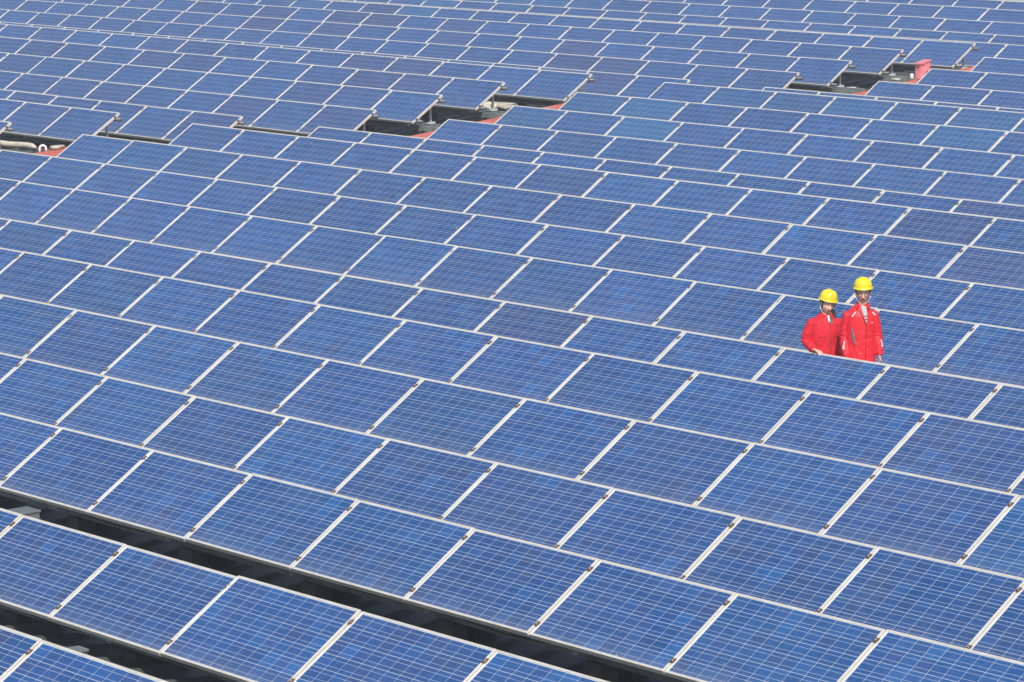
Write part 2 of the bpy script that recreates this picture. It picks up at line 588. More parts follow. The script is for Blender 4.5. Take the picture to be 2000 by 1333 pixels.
def build_row(nm, x0, ye, ze, ka, kb):
    global n_panels
    ze = ze + ZC
    k0 = ka if ka is not None else -60
    k1 = kb if kb is not None else 60
    ks = []
    for k in range(k0, k1):
        if not (-100 < x0 + k * PITCH < 4):
            continue
        c = Vector((x0 + (k + 0.5) * PITCH, ye, ze)) - SLOPE_V * (PL / 2)
        if ye / (-c.x) < 0.3:
            continue
        u, v = proj(c)
        if -190 < u < 2190 and -45 < v < 1440:
            ks.append(k)
    if not ks:
        return
    ka_, kb_ = ks[0], ks[-1] + 1
    yb, zb = ye - PL * CT, ze - PL * ST                      # lower edge
    xa, xb = x0 + ka_ * PITCH, x0 + kb_ * PITCH
    base = Vector((xa, yb, zroof(yb)))
    root = empty('solar_panel_row', base)
    tag(root, row_label(nm), 'solar panels', 'rows of solar panels on the factory roof')

    def L(p):
        return Vector(p) - base
    gap = (PITCH - PW) / 2
    T4 = Matrix.Rotation(TILT, 4, 'X')
    rr = random.Random(sum(ord(c) * 31 ** i for i, c in enumerate(nm)))
    for k in ks:
        p = inst('solar_panel', ME_LAM, root, L((x0 + k * PITCH + gap + rr.uniform(-.002, .002), yb, zb)) + Vector((0, rr.uniform(-.003, .003), rr.uniform(-.002, .002))),
                 (TILT + math.radians(rr.gauss(0, 0.18)), math.radians(rr.gauss(0, 0.05)), math.radians(rr.gauss(0, 0.04))))
        inst('panel_frame', ME_FRAME, p)
        c = inst('solar_cells', ME_CELLS, p)
        c['kind'] = 'stuff'
        tint = rr.gauss(0.04, 0.10)
        corners = [proj((x0 + (k + a) * PITCH, ye - (1 - b) * PL * CT, ze - (1 - b) * PL * ST)) for a, b in ((0, 0), (1, 0), (1, 1), (0, 1))]
        for (tu, tv, tt) in TINTS:
            inside = True
            for i in range(4):
                (ax, ay), (bx, by) = corners[i], corners[(i + 1) % 4]
                if (bx - ax) * (tv - ay) - (by - ay) * (tu - ax) > 0:
                    inside = False
            if inside:
                tint = tt + rr.gauss(0, 0.05)
        c['tint'] = float(tint)
        n_panels += 1
    # rails at the clamp lines
    stub_l = 0.10 if ka is not None and ka_ == ka else 0.0
    stub_r = 0.17 if kb is not None and kb_ == kb else 0.0
    rails = []
    for t in (0.14, 0.87):
        s = PL * (1 - t)
        org = Vector((0, yb + s * CT + FH * ST, zb + s * ST - FH * CT))
        bm = bmesh.new()
        channel(bm, xa - stub_l - base.x, xb + stub_r - base.x, 0.045, 0.055, 0.004,
                Matrix.Translation(Vector((0, org.y - base.y, org.z - base.z))) @ T4)
        mesh_obj('mounting_rail', bm, M['steel'], root)
        rails.append(org)
        for k in range(ka_, kb_ + 1):
            q = Vector((x0 + k * PITCH, yb + s * CT, zb + s * ST))
            if k == kb_ and stub_r:
                inst('end_clamp', ME_END, root, L(q + Vector((-gap, 0, 0))), (TILT, 0, 0))
            elif k == ka_ and stub_l:
                inst('end_clamp', ME_END, root, L(q + Vector((gap, 0, 0))), (TILT, 0, math.pi))
            elif ka_ < k < kb_:
                inst('mid_clamp', ME_MID, root, L(q), (TILT, 0, rr.uniform(-.25, .25)))
    # tilted girders under the rails, posts, cross rails and two beams along the row on pads
    sf, sr = 0.40 * PL, 0.76 * PL
    drop = FH + 0.055                                         # frame + rail
    def under(s_, d):
        return Vector((0, yb + s_ * CT + d * ST, zb + s_ * ST - d * CT))
    yf, yr = under(sf, drop + 0.045).y, under(sr, drop + 0.045).y
    zbar = min(zb - 0.10, under(sf, drop + 0.045).z - 0.14)  # underside of the cross rails
    for y in (yf - 0.02, yr + 0.02):
        bm = bmesh.new()
        add_box(bm, (xa - base.x - (0.08 if stub_l else 0), y - 0.05 - base.y, zbar - 0.11 - base.z),
                (xb - base.x + (0.46 if stub_r else 0), y + 0.05 - base.y, zbar - 0.001 - base.z))
        mesh_obj('base_beam', bm, M['beam'], root)
    n = max(2, int(round((xb - xa) / 2.1)) + 1)
    # string cable sagging from girder to girder under the lower rail
    bm = bmesh.new()
    pts = []
    for i in range(n - 1):
        xs = xa + 0.35 + (xb - xa - 0.62) * i / (n - 1) - base.x
        w_ = (xb - xa - 0.62) / (n - 1)
        sag = rr.uniform(0.03, 0.10)
        for j in range(8 + (i == n - 2)):
            q = j / 8
            pts.append((xs + w_ * q, rails[1].y + 0.06 - base.y + 0.01 * math.sin(xs + 5 * q), rails[1].z - 0.075 - sag * 4 * q * (1 - q) - base.z))
    add_tube(bm, pts, [0.007] * len(pts), 6, Vector((0, 1, 0)))
    mesh_obj('string_cable', bm, M['cable'], root, None, True)
    for i in range(n):
        x = xa + 0.35 + (xb - xa - 0.62) * i / (n - 1) - base.x
        bm = bmesh.new()
        add_box(bm, (-0.02, 0.03, -0.045), (0.02, PL - 0.05, -0.0005), 0,
                Matrix.Translation(Vector((x, under(0, drop).y - base.y, under(0, drop).z - base.z))) @ T4)
        mesh_obj('tilt_girder', bm, M['steel'], root)
        bm = bmesh.new()
        add_box(bm, (x - 0.022, yf - 0.10 - base.y, zbar - base.z), (x + 0.022, yr + 0.12 - base.y, zbar + 0.04 - base.z))
        mesh_obj('cross_rail', bm, M['post'], root)
        for nm2, yy, ss in (('front_post', yf, sf), ('rear_post', yr, sr)):
            bm = bmesh.new()
            add_box(bm, (x - 0.02, yy - 0.018 - base.y, zbar + 0.0405 - base.z), (x + 0.02, yy + 0.018 - base.y, under(ss, drop + 0.045).z + 0.012 - base.z))
            mesh_obj(nm2, bm, M['post'], root)
        for y in (yf - 0.02, yr + 0.02):
            zr_ = min(zroof(y - 0.1), zroof(y + 0.1))
            if zbar - 0.111 > zr_ + 0.02:
                bm = bmesh.new()
                add_box(bm, (x - 0.11, y - 0.09 - base.y, zr_ - base.z), (x + 0.11, y + 0.09 - base.y, zbar - 0.111 - base.z))
                mesh_obj('beam_pad', bm, M['pad'], root)
    return root


for r in ROWS:
    build_row(*r)
print('panels', n_panels)


# ------------------------------------------------------------------ roof aisle: red strip, cabinet, pipes
def build_aisle():
    def kx(y):
        return -53.78 + 0.044 * (y - 45.0)
    ys = [30.0]
    k = 0
    while True:
        y = Y0 + 4.76 + k * DY / 2
        if y > 74: break
        if y > 30: ys.append(y)
        k += 1
    ys.append(74.0)
    bm = bmesh.new()
    prof = [(0, 0.0), (0, 0.29), (0.02, 0.30), (0.86, 0.30), (0.88, 0.29), (0.88, 0.0)]
    rings = [[bm.verts.new((kx(y) + x, y, zroof(y) + h)) for x, h in prof] for y in ys]
    for a, b in zip(rings, rings[1:]):
        for i in range(len(prof) - 1):
            bm.faces.new((a[i], a[i + 1], b[i + 1], b[i]))
    bm.faces.new(list(reversed(rings[0]))); bm.faces.new(rings[-1])
    o = mesh_obj('roof_kerb', bm, M['red_plate'])
    tag(o, 'long red painted kerb running down the roof aisle between the panel rows', 'kerb')

    # cabinet with a sloping lid
    cx, cy = -53.12, 57.98
    z = zroof(cy) + 0.30
    root = empty('cabinet', (cx, cy, z))
    tag(root, 'pink red metal cabinet with sloping lid standing on the red kerb', 'cabinet')
    bm = bmesh.new()
    hx, hy = 0.085, 0.16
    vv = []
    for (x, y, h) in ((-hx, -hy, 0), (hx, -hy, 0), (hx, hy, 0), (-hx, hy, 0), (-hx, -hy, 0.34), (hx, -hy, 0.34), (hx, hy, 0.40), (-hx, hy, 0.40)):
        vv.append(bm.verts.new((x, y, h)))
    for f in ((0, 3, 2, 1), (4, 5, 6, 7), (0, 1, 5, 4), (1, 2, 6, 5), (2, 3, 7, 6), (3, 0, 4, 7)):
        bm.faces.new([vv[i] for i in f])
    mesh_obj('body', bm, M['cabinet'], root)
    bm = bmesh.new()
    vv = []
    ex = 0.025
    for (x, y, h) in ((-hx - ex, -hy - ex, 0.332), (hx + ex, -hy - ex, 0.332), (hx + ex, hy + ex, 0.410), (-hx - ex, hy + ex, 0.410)):
        vv.append((x, y, h))
    lo = [bm.verts.new((x, y, h + 0.004)) for x, y, h in vv]
    hi = [bm.verts.new((x, y, h + 0.026)) for x, y, h in vv]
    bm.faces.new(list(reversed(lo))); bm.faces.new(hi)
    for i in range(4):
        bm.faces.new((lo[i], lo[(i + 1) % 4], hi[(i + 1) % 4], hi[i]))
    mesh_obj('lid', bm, M['cabinet'], root)
    for x in (-0.02,):
        bm = bmesh.new(); add_box(bm, (x - 0.03, -hy - 0.006, 0.25), (x + 0.03, -hy + 0.002, 0.28))
        mesh_obj('vent_slot', bm, M['dark'], root)
    bm = bmesh.new(); add_box(bm, (hx - 0.002, -0.10, 0.305), (hx + 0.006, -0.06, 0.33))
    mesh_obj('vent_slot', bm, M['dark'], root)
    bm = bmesh.new()
    for x in (-0.055, 0.055):
        add_box(bm, (x - 0.012, -hy - 0.03, 0.312), (x + 0.012, -hy - 0.018, 0.336))
    mesh_obj('lid_hinge', bm, M['dark'], root)
    bm = bmesh.new()
    add_tube(bm, [(0, 0, 0), (0, 0, 0.08), (0.0, 0, 0.12), (0, 0, 0.13)], [0.04, 0.045, 0.035, 0.015], 12)
    o = mesh_obj('white_bucket', bm, M['white_pvc'], None, (cx - 0.10, cy - 0.26, z), True)
    tag(o, 'small white container beside the foot of the pink cabinet', 'container')

    # pale canvas roll, white pipe bend and rubble at the left end of the aisle
    def at(u, v, h):
        r = ray(u, v)
        t = 30.0
        while t < 140:
            p = r * t
            if p.z + ZC < zroof(p.y) + h:
                return Vector((p.x, p.y, p.z + ZC))
            t += 0.01
    a = at(70, 286, 0.12)
    bm = bmesh.new()
    pts, rad = [], []
    for i in range(15):
        s = i / 14
        pts.append((-2.6 * s, 0.05 * math.sin(s * 9), 0.062 + 0.008 * math.sin(s * 13)))
        rad.append((0.02 if i == 0 else 0.055 + 0.008 * math.sin(s * 21), 0.02 if i == 0 else 0.058))
    add_tube(bm, pts, rad, 14, Vector((0, 1, 0)))
    o = mesh_obj('canvas_roll', bm, M['cream'], None, (a.x, a.y, zroof(a.y) + 0.036), True)
    tag(o, 'long cream canvas roll lying across the roof aisle', 'canvas roll')
    a = at(84, 298, 0.30)
    zr = zroof(a.y) + 0.30
    rv = Vector((0.651, 0.759, 0)).normalized()
    bm = bmesh.new()
    pts = [rv * -0.06, rv * -0.06 + Vector((0, 0, 0.07))]
    for i in range(1, 8):
        th = math.pi * i / 8
        pts.append(rv * (-0.06 * math.cos(th)) + Vector((0, 0, 0.07 + 0.06 * math.sin(th))))
    pts += [rv * 0.06 + Vector((0, 0, 0.07)), rv * 0.06 + Vector((0, 0, 0.012))]
    add_tube(bm, pts, [0.022] * len(pts), 12, Vector((rv.y, -rv.x, 0)))
    o = mesh_obj('pipe_bend', bm, M['white_pvc'], None, (a.x, a.y, zr), True)
    tag(o, 'white U shaped plastic pipe bend beside the cream canvas roll', 'pipe')

    def slab(u, v, h, sx, sy, sz, rz, nm, mat, label, cat):
        a = at(u, v, h)
        bm = bmesh.new()
        add_box(bm, (-sx / 2, -sy / 2, 0), (sx / 2, sy / 2, sz))
        bmesh.ops.bevel(bm, geom=bm.edges[:], offset=min(sx, sy, sz) * 0.22, segments=2, affect='EDGES')
        for vtx in bm.verts:
            nn = noise.noise_vector(vtx.co * 5 + Vector((u, v, 0)))
            vtx.co += nn * 0.02
        o = mesh_obj(nm, bm, mat, None, (a.x, a.y, zroof(a.y) + h), True)
        o.rotation_euler = (0, 0, rz)
        tag(o, label, cat)
    slab(112, 292, 0.30, 0.16, 0.26, 0.07, 0.1, 'concrete_block', M['concrete'], 'weathered concrete block on the red kerb beside the white pipe bend', 'concrete block')
    slab(952, 214, 0.04, 0.55, 0.34, 0.16, 0.05, 'sandbag', M['cream'], 'pale beige sandbag lying in the aisle below two panel ends', 'sandbag')
    slab(984, 213, 0.04, 0.6, 0.34, 0.13, -0.1, 'sandbag', M['concrete'], 'brownish sandbag lying next to the pale beige sandbag in the aisle', 'sandbag')
    slab(1750, 158, 0.30, 0.22, 0.16, 0.06, 0.5, 'concrete_block', M['concrete'], 'broken grey concrete block on the kerb near the pink cabinet', 'concrete block')
    slab(1662, 177, 0.04, 0.24, 0.2, 0.08, 0.8, 'concrete_block', M['sheet_offcut'], 'small tilted pale block on the kerb end in front of the cabinet', 'concrete block')

    def add_patch_box(u, v, y, sx, sy, label):  # invented box, its top standing in for a pale sunlit patch in the gap
        p = hit_y(u, v, y)
        zb_ = min(zroof(y - sy / 2), zroof(y + sy / 2))
        root = empty('patch_box', (p.x, y, zb_))
        tag(root, label, 'added box')
        h = p.z - zb_
        bm = bmesh.new()
        add_box(bm, (-sx / 2, -sy / 2, 0), (sx / 2, sy / 2, h - 0.022))
        mesh_obj('body', bm, M['grey_box'], root)
        bm = bmesh.new()
        add_box(bm, (-sx / 2 - 0.012, -sy / 2 - 0.012, h - 0.0215), (sx / 2 + 0.012, sy / 2 + 0.012, h))
        bmesh.ops.bevel(bm, geom=bm.edges[:], offset=0.004, segments=1, affect='EDGES')
        mesh_obj('lid', bm, M['grey_box'], root)
    add_patch_box(48, 996, 17.86, 0.24, 0.20, 'added grey box for a sunlit patch in the wider dark gap between panel rows')
    add_patch_box(146, 1268, 13.36, 0.12, 0.14, 'small added box for a sunlit patch showing just behind the frontmost panel row')


build_aisle()
# ------------------------------------------------------------------ people
M['skin'] = simple('skin', (0.64, 0.365, 0.25), (0.70, 0.41, 0.29), 18.0, 0.5)
M['skin_f'] = simple('skin_pale', (0.69, 0.415, 0.30), (0.75, 0.46, 0.34), 18.0, 0.5)
M['hair'] = simple('black_hair', (0.010, 0.009, 0.009), (0.025, 0.021, 0.019), 60.0, 0.5)
M['jacket_m'] = simple('red_shell_jacket', (0.70, 0.011, 0.024), (0.80, 0.016, 0.034), 7.0, 0.55)
M['jacket_f'] = simple('red_cotton_jacket', (0.62, 0.008, 0.022), (0.71, 0.013, 0.032), 9.0, 0.8)
M['helmet'] = simple('yellow_helmet', (0.84, 0.63, 0.012), (0.88, 0.69, 0.02), 6.0, 0.28)
M['trousers'] = simple('dark_trousers', (0.016, 0.018, 0.028), (0.032, 0.035, 0.048), 9.0, 0.85)
M['boots'] = simple('black_boots', (0.015, 0.014, 0.014), (0.03, 0.028, 0.027), 12.0, 0.6)
M['white_tape'] = simple('white_reflective_tape', (0.80, 0.80, 0.80), (0.86, 0.86, 0.86), 10.0, 0.4)
M['grey_mesh'] = simple('grey_side_mesh', (0.13, 0.12, 0.14), (0.22, 0.20, 0.22), 70.0, 0.8)
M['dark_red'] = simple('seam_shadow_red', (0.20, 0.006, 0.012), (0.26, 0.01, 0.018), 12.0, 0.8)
M['strap'] = simple('pale_blue_strap', (0.46, 0.49, 0.55), (0.58, 0.60, 0.64), 20.0, 0.7)
M['glasses'] = simple('dark_plastic', (0.018, 0.012, 0.022), (0.03, 0.02, 0.03), 20.0, 0.3)
M['lips_m'] = simple('lips', (0.36, 0.125, 0.11), (0.40, 0.15, 0.13), 20.0, 0.45)
M['eye'] = simple('eye_white', (0.55, 0.52, 0.50), (0.6, 0.57, 0.55), 20.0, 0.3)
M['emblem_r'] = simple('faded_red_emblem', (0.60, 0.20, 0.10), (0.70, 0.30, 0.12), 30.0, 0.5)
M['emblem_g'] = simple('faded_grey_emblem', (0.66, 0.50, 0.22), (0.72, 0.52, 0.30), 30.0, 0.5)
M['scarf'] = simple('grey_scarf', (0.10, 0.10, 0.13), (0.18, 0.18, 0.21), 25.0, 0.9)


def mat_tee():
    t = NT('striped_grey_tee')
    z = t.n('ShaderNodeSeparateXYZ'); t.l(t.coord('Object'), z.inputs[0])
    f = t.math('FRACT', t.math('MULTIPLY', z.outputs[2], 26.0))
    below = t.math('LESS_THAN', z.outputs[2], 1.325)
    st = t.math('MULTIPLY', t.math('LESS_THAN', f, 0.36), below)
    t.set(color=t.mix(st, (0.44, 0.46, 0.455), (0.11, 0.11, 0.14)), rough=0.9)
    return t.m


M['tee'] = mat_tee()


def remesh(name, bm, voxel, mat, parent, smooth_it=3, disp=None):
    me = bpy.data.meshes.new(name + '_src')
    bmesh.ops.recalc_face_normals(bm, faces=bm.faces[:])
    bm.to_mesh(me); bm.free()
    o = bpy.data.objects.new(name + '_src', me)
    COL.objects.link(o)
    md = o.modifiers.new('r', 'REMESH'); md.mode = 'VOXEL'; md.voxel_size = voxel; md.adaptivity = 0.0
    dg = bpy.context.evaluated_depsgraph_get()
    ev = o.evaluated_get(dg)
    m2 = bpy.data.meshes.new_from_object(ev)
    bpy.data.objects.remove(o, do_unlink=True)
    bpy.data.meshes.remove(me)
    b = bmesh.new(); b.from_mesh(m2)
    for _ in range(smooth_it):
        bmesh.ops.smooth_vert(b, verts=b.verts[:], factor=0.5, use_axis_x=True, use_axis_y=True, use_axis_z=True)
    b.normal_update()
    if disp:
        mv = [(v, v.co + v.normal * disp(v.co)) for v in b.verts]
        for v, c in mv: v.co = c
    m2.name = name
    b.to_mesh(m2); b.free()
    m2.materials.clear(); m2.materials.append(mat)
    for p in m2.polygons: p.use_smooth = True
    return inst(name, m2, parent)


def bvh_of(o):
    me = o.data
    return BVHTree.FromPolygons([v.co.copy() for v in me.vertices], [tuple(p.vertices) for p in me.polygons])


def decal(name, tree, left, right, mat, parent, rows=8, cols=3, off=0.003, frm=Vector((0, -1, 0))):
    """cloth piece laid on the garment between two (x, z) lines, cast from the front"""
    def lerp(poly, t):
        f = t * (len(poly) - 1); i = min(int(f), len(poly) - 2); a = f - i
        return (poly[i][0] * (1 - a) + poly[i + 1][0] * a, poly[i][1] * (1 - a) + poly[i + 1][1] * a)
    bm = bmesh.new()
    grid = []
    for r in range(rows + 1):
        A, B = lerp(left, r / rows), lerp(right, r / rows)
        line = []
        for c in range(cols + 1):
            s = c / cols
            x, z = A[0] * (1 - s) + B[0] * s, A[1] * (1 - s) + B[1] * s
            hit = tree.ray_cast(Vector((x, 0, z)) + frm, -frm)
            p = hit[0] if hit[0] else Vector((x, 0, z))
            line.append(bm.verts.new(p + frm.normalized() * off))
        grid.append(line)
    for a, b in zip(grid, grid[1:]):
        for i in range(cols):
            bm.faces.new((a[i], a[i + 1], b[i + 1], b[i]))
    o = mesh_obj(name, bm, mat, parent, None, True)
    md = o.modifiers.new('t', 'SOLIDIFY'); md.thickness = 0.004; md.offset = 0.0
    return o


def ribbon(name, tree, pts, w, mat, parent, **kw):
    l, r = [], []
    for i, p in enumerate(pts):
        q = pts[min(i + 1, len(pts) - 1)]; p0 = pts[max(i - 1, 0)]
        d = Vector((q[0] - p0[0], q[1] - p0[1])).normalized()
        ww = w[i] if isinstance(w, (list, tuple)) else w
        l.append((p[0] - d.y * ww / 2, p[1] + d.x * ww / 2)); r.append((p[0] + d.y * ww / 2, p[1] - d.x * ww / 2))
    return decal(name, tree, l, r, mat, parent, **kw)


def add_hand(bm, wrist, d, across, curl, size=1.0, thumb_side=1, spread=0.06):
    """palm, four bent fingers and a thumb; d: pointing direction, across: from little finger to index"""
    d = Vector(d).normalized(); across = Vector(across); across = (across - d * across.dot(d)).normalized()
    nrm = d.cross(across)                                     # back of hand / palm axis; fingers curl towards -nrm*sign
    w = Vector(wrist)
    add_tube(bm, [w - d * 0.03, w, w + d * 0.03 * size, w + d * 0.075 * size, w + d * 0.092 * size],
             [(0.025 * size, 0.019 * size), (0.026 * size, 0.018 * size), (0.036 * size, 0.016 * size), (0.041 * size, 0.014 * size), (0.036 * size, 0.011 * size)], 12, across)
    for i, (ln, x) in enumerate(((0.058, -0.030), (0.072, -0.010), (0.078, 0.010), (0.070, 0.030))):
        p = w + d * (0.080 * size) + across * x * size
        dir_ = (d + across * (x * spread / 0.03)).normalized()
        pts = [p]; rr = [0.0095 * size]
        seg = [0.45, 0.32, 0.23]
        ang = 0.0
        for j in range(3):
            ang += curl * (0.8 + 0.1 * i) * (1.0 if j == 0 else 1.15)
            dd = dir_ * math.cos(ang) - nrm * math.sin(ang)
            pts.append(pts[-1] + dd * ln * seg[j] * size)
            rr.append((0.0088 - 0.0008 * j) * size)
        add_tube(bm, pts, rr, 8, across)
    p = w + d * 0.022 * size + across * 0.026 * size * thumb_side
    q = p + (d * 0.7 + across * 0.75 * thumb_side - nrm * 0.35).normalized() * 0.042 * size
    add_tube(bm, [p, q, q + (d * 0.95 + across * 0.2 * thumb_side - nrm * 0.4).normalized() * 0.030 * size], [0.012 * size, 0.0105 * size, 0.008 * size], 8, across)


def add_head(bm, Hm, w, dpt, h):
    """sculpted head: sphere with narrowed jaw, sockets, cheeks; nose, lips and ears joined in"""
    nu, nv = 40, 30
    def sculpt(v):
        x, y, z = v
        t = max(0.0, -z)
        jaw = 1 - 0.30 * t ** 1.6
        px, py, pz = x * w * jaw, y * dpt, z * h
        if y < 0:                                             # face side
            py *= 0.93 - 0.10 * t
            fx, fz = px / w, pz / h
            for sgn in (-1, 1):
                py += 0.011 * math.exp(-(((fx - sgn * 0.42) / 0.22) ** 2 + ((fz - 0.03) / 0.13) ** 2))
                py -= 0.005 * math.exp(-(((fx - sgn * 0.50) / 0.25) ** 2 + ((fz + 0.22) / 0.18) ** 2))
            py -= 0.006 * math.exp(-((fx / 0.8) ** 2 + ((fz - 0.22) / 0.10) ** 2))
            py -= 0.012 * math.exp(-((fx / 0.28) ** 2 + ((fz + 0.86) / 0.16) ** 2))
            py -= 0.007 * math.exp(-((fx / 0.34) ** 2 + ((fz + 0.52) / 0.12) ** 2))
        return Hm @ Vector((px, py, pz))
    rings = []
    for j in range(1, nv):
        ph = math.pi * j / nv
        rings.append([bm.verts.new(sculpt((math.sin(ph) * math.cos(2 * math.pi * i / nu), math.sin(ph) * math.sin(2 * math.pi * i / nu), math.cos(ph)))) for i in range(nu)])
    t, b = bm.verts.new(sculpt((0, 0, 1))), bm.verts.new(sculpt((0, 0, -1)))
    for i in range(nu):
        j = (i + 1) % nu
        bm.faces.new((t, rings[0][i], rings[0][j])); bm.faces.new((b, rings[-1][j], rings[-1][i]))
        for a, d in zip(rings, rings[1:]):
            bm.faces.new((a[i], d[i], d[j], a[j]))
    y0 = -dpt * 0.90
    def tube(pts, rad, ref=(1, 0, 0)):
        add_tube(bm, [Hm @ Vector(p) for p in pts], rad, 10, (Hm.to_3x3() @ Vector(ref)))
    tube([(0, y0 + 0.012, 0.03), (0, y0 - 0.004, -0.005), (0, y0 - 0.018, -0.034), (0, y0 - 0.006, -0.043)], [(0.008, 0.008), (0.009, 0.009), (0.014, 0.011), (0.010, 0.006)])
    for sgn in (-1, 1):
        add_ellipsoid(bm, Hm @ Vector((sgn * 0.012, y0 - 0.006, -0.036)), (0.008, 0.009, 0.007), 8, 6)
        add_ellipsoid(bm, Hm @ Vector((sgn * w * 0.98, 0.012, -0.008)), (0.010, 0.018, 0.030), 10, 8, 0, Hm.to_3x3().to_4x4())
    return y0


def make_person(spec):
    base = spec['base']
    root = empty('person', base, math.atan2(0.7589, 0.6511))   # local x to the picture's right, local -y to the camera side
    tag(root, spec['label'], 'person', 'workers standing between the panel rows')
    S = spec
    female = S['female']
    skin = M['skin_f'] if female else M['skin']
    jm = M['jacket_f'] if female else M['jacket_m']
    hw, hd, hh = S['head']
    Hm = Matrix.Translation(Vector(S['head_c'])) @ Matrix.Rotation(S['yaw'], 4, 'Z') @ Matrix.Rotation(S['pitch'], 4, 'X') @ Matrix.Rotation(S['roll'], 4, 'Y')
    # ---- body: one continuous surface
    bm = bmesh.new()
    fy = add_head(bm, Hm, hw, hd, hh)
    hc = Vector(S['head_c'])
    sh = S['shoulder_z']
    cx = S['cx']
    hip = S['hip_z']
    add_tube(bm, [(cx, 0.02, sh - 0.04), (cx * 0.4, 0.015, sh + 0.05), hc + Vector((0, 0.022, -hh * 0.55)), hc + Vector((0, 0.02, -hh * 0.1))],
             [(0.075, 0.06), (0.052, 0.052), (0.050, 0.052), (0.05, 0.05)], 14)
    tor = [(z, a * 0.84, b * 0.80) for z, a, b in S['torso'] if z <= sh + 0.02]
    add_tube(bm, [(cx, 0, z) for z, a, b in tor] + [(cx, 0.01, sh + 0.03)], [(a, b) for z, a, b in tor] + [(0.09, 0.06)], 18)
    for key in ('armL', 'armR'):
        s_, e_, w_ = [Vector(p) for p in S[key]]
        add_tube(bm, [Vector((cx * 1.0 + (s_.x - cx) * 0.6, s_.y, s_.z + 0.005)), s_, (s_ + e_) / 2, e_, (e_ * 0.6 + w_ * 0.4), w_],
                 [0.045, 0.045, 0.040, 0.034, 0.035, 0.026], 12, Vector((0, 1, 0)))
        h = S[key + '_hand']
        add_hand(bm, w_, h['dir'], h['across'], h['curl'], h.get('size', 1.0), h.get('thumb', 1))
    for sgn in (-1, 1):
        add_tube(bm, [(cx + sgn * 0.075, 0.0, hip + 0.06), (cx + sgn * 0.085, 0.0, hip - 0.10), (cx + sgn * 0.09, -0.012, hip * 0.56), (cx + sgn * 0.092, 0.012, hip * 0.36), (cx + sgn * 0.092, 0.015, 0.09), (cx + sgn * 0.092, 0.0, 0.045)],
                 [0.085, 0.080, 0.055, 0.052, 0.038, 0.04], 14)
        add_tube(bm, [(cx + sgn * 0.092, 0.05, 0.04), (cx + sgn * 0.092, 0.0, 0.05), (cx + sgn * 0.10, -0.10, 0.032), (cx + sgn * 0.10, -0.16, 0.025)], [(0.032, 0.03), (0.036, 0.045), (0.042, 0.026), (0.03, 0.018)], 12)
    add_tube(bm, [(cx, 0, hip - 0.04), (cx, 0, hip + 0.02), (cx, 0, hip + 0.16)], [(0.12, 0.09), (0.15, 0.10), (0.13, 0.09)], 16)
    body = remesh('body', bm, 0.0045, skin, root, 2)

    # ---- face pieces
    def Hp(x, y, z):
        return Hm @ Vector((x, y, z))
    R3 = Hm.to_3x3()
    for sgn in (-1, 1):
        e = fy + 0.0175
        bm = bmesh.new(); add_ellipsoid(bm, Hp(sgn * hw * 0.43, e, 0.004), (0.0145, 0.009, S['eye_h']), 12, 8, 0, R3.to_4x4())
        ob = mesh_obj('eye', bm, M['eye'], body, None, True)
        bm = bmesh.new(); add_ellipsoid(bm, Hp(sgn * hw * 0.43, e - 0.0055, 0.003), (0.0065, 0.005, S['eye_h'] * 0.95), 10, 8, 0, R3.to_4x4())
        mesh_obj('iris', bm, M['hair'], body, None, True)
        bm = bmesh.new()
        add_tube(bm, [Hp(sgn * hw * (0.18 + 0.14 * k), e - 0.010 + 0.0035 * k * k * 0.4, 0.021 + 0.004 * math.sin(k * 0.9)) for k in range(5)], [(0.002, 0.002), (0.0035, 0.003), (0.0035, 0.003), (0.003, 0.003), (0.0015, 0.002)], 8)
        mesh_obj('eyebrow', bm, M['hair'], body, None, True)
    bm = bmesh.new()
    add_tube(bm, [Hp(x, fy + 0.004 + 9.0 * x * x, -0.0605) for x in (-0.024, -0.012, 0, 0.012, 0.024)], [(0.002, 0.002), (0.0045, 0.004), (0.005, 0.0045), (0.0045, 0.004), (0.002, 0.002)], 8, Vector((0, 0, 1)))
    mesh_obj('lips', bm, M['lips_m'], body, None, True)

    # ---- hair
    bm = bmesh.new()
    for k in range(26):
        th = math.radians(188) * (k / 25) - math.radians(4)     # from one temple round the back to the other
        for lvl in range(3):
            x, y = hw * 1.0 * math.cos(th), hd * 1.02 * math.sin(th) + 0.008
            zz = 0.035 - lvl * 0.022
            if (k < 3 or k > 22) and lvl == 2 and not female: continue
            add_ellipsoid(bm, Hp(x, y, zz), (0.016, 0.017, 0.026), 8, 6)
    if female:
        for sgn in (-1, 1):
            add_tube(bm, [Hp(sgn * hw * 0.98, -0.018, 0.045), Hp(sgn * hw * 1.0, -0.022, -0.01), Hp(sgn * hw * 0.93, 0.0, -0.06)], [0.012, 0.011, 0.006], 8)
        add_tube(bm, [Hp(-hw * .8, -hd * 0.60, 0.050), Hp(-hw * 0.3, -hd * 0.80, 0.056), Hp(hw * .3, -hd * 0.80, 0.056), Hp(hw * .8, -hd * 0.60, 0.050)], [0.011, 0.008, 0.008, 0.011], 8)
        a = Hp(0.02, hd * 0.9, -0.02)
        add_tube(bm, [a, a + Vector((0.05, 0.03, -0.05)), (hc.x + 0.085, 0.03, hc.z - 0.13), (hc.x + 0.095, -0.03, hc.z - 0.20), (hc.x + 0.09, -0.05, hc.z - 0.245)], [0.028, 0.026, 0.023, 0.018, 0.006], 10)
    remesh('hair', bm, 0.005, M['hair'], body, 2, lambda c: 0.002 * noise.noise(c * 70))

    # ---- jacket: torso and sleeves in one shell
    bm = bmesh.new()
    add_tube(bm, [(cx + (0 if z < sh + 0.03 else -cx * 0.5), 0.0 + (0.01 if z > sh else 0), z) for z, a, b in S['torso']], [(a, b) for z, a, b in S['torso']], 28)
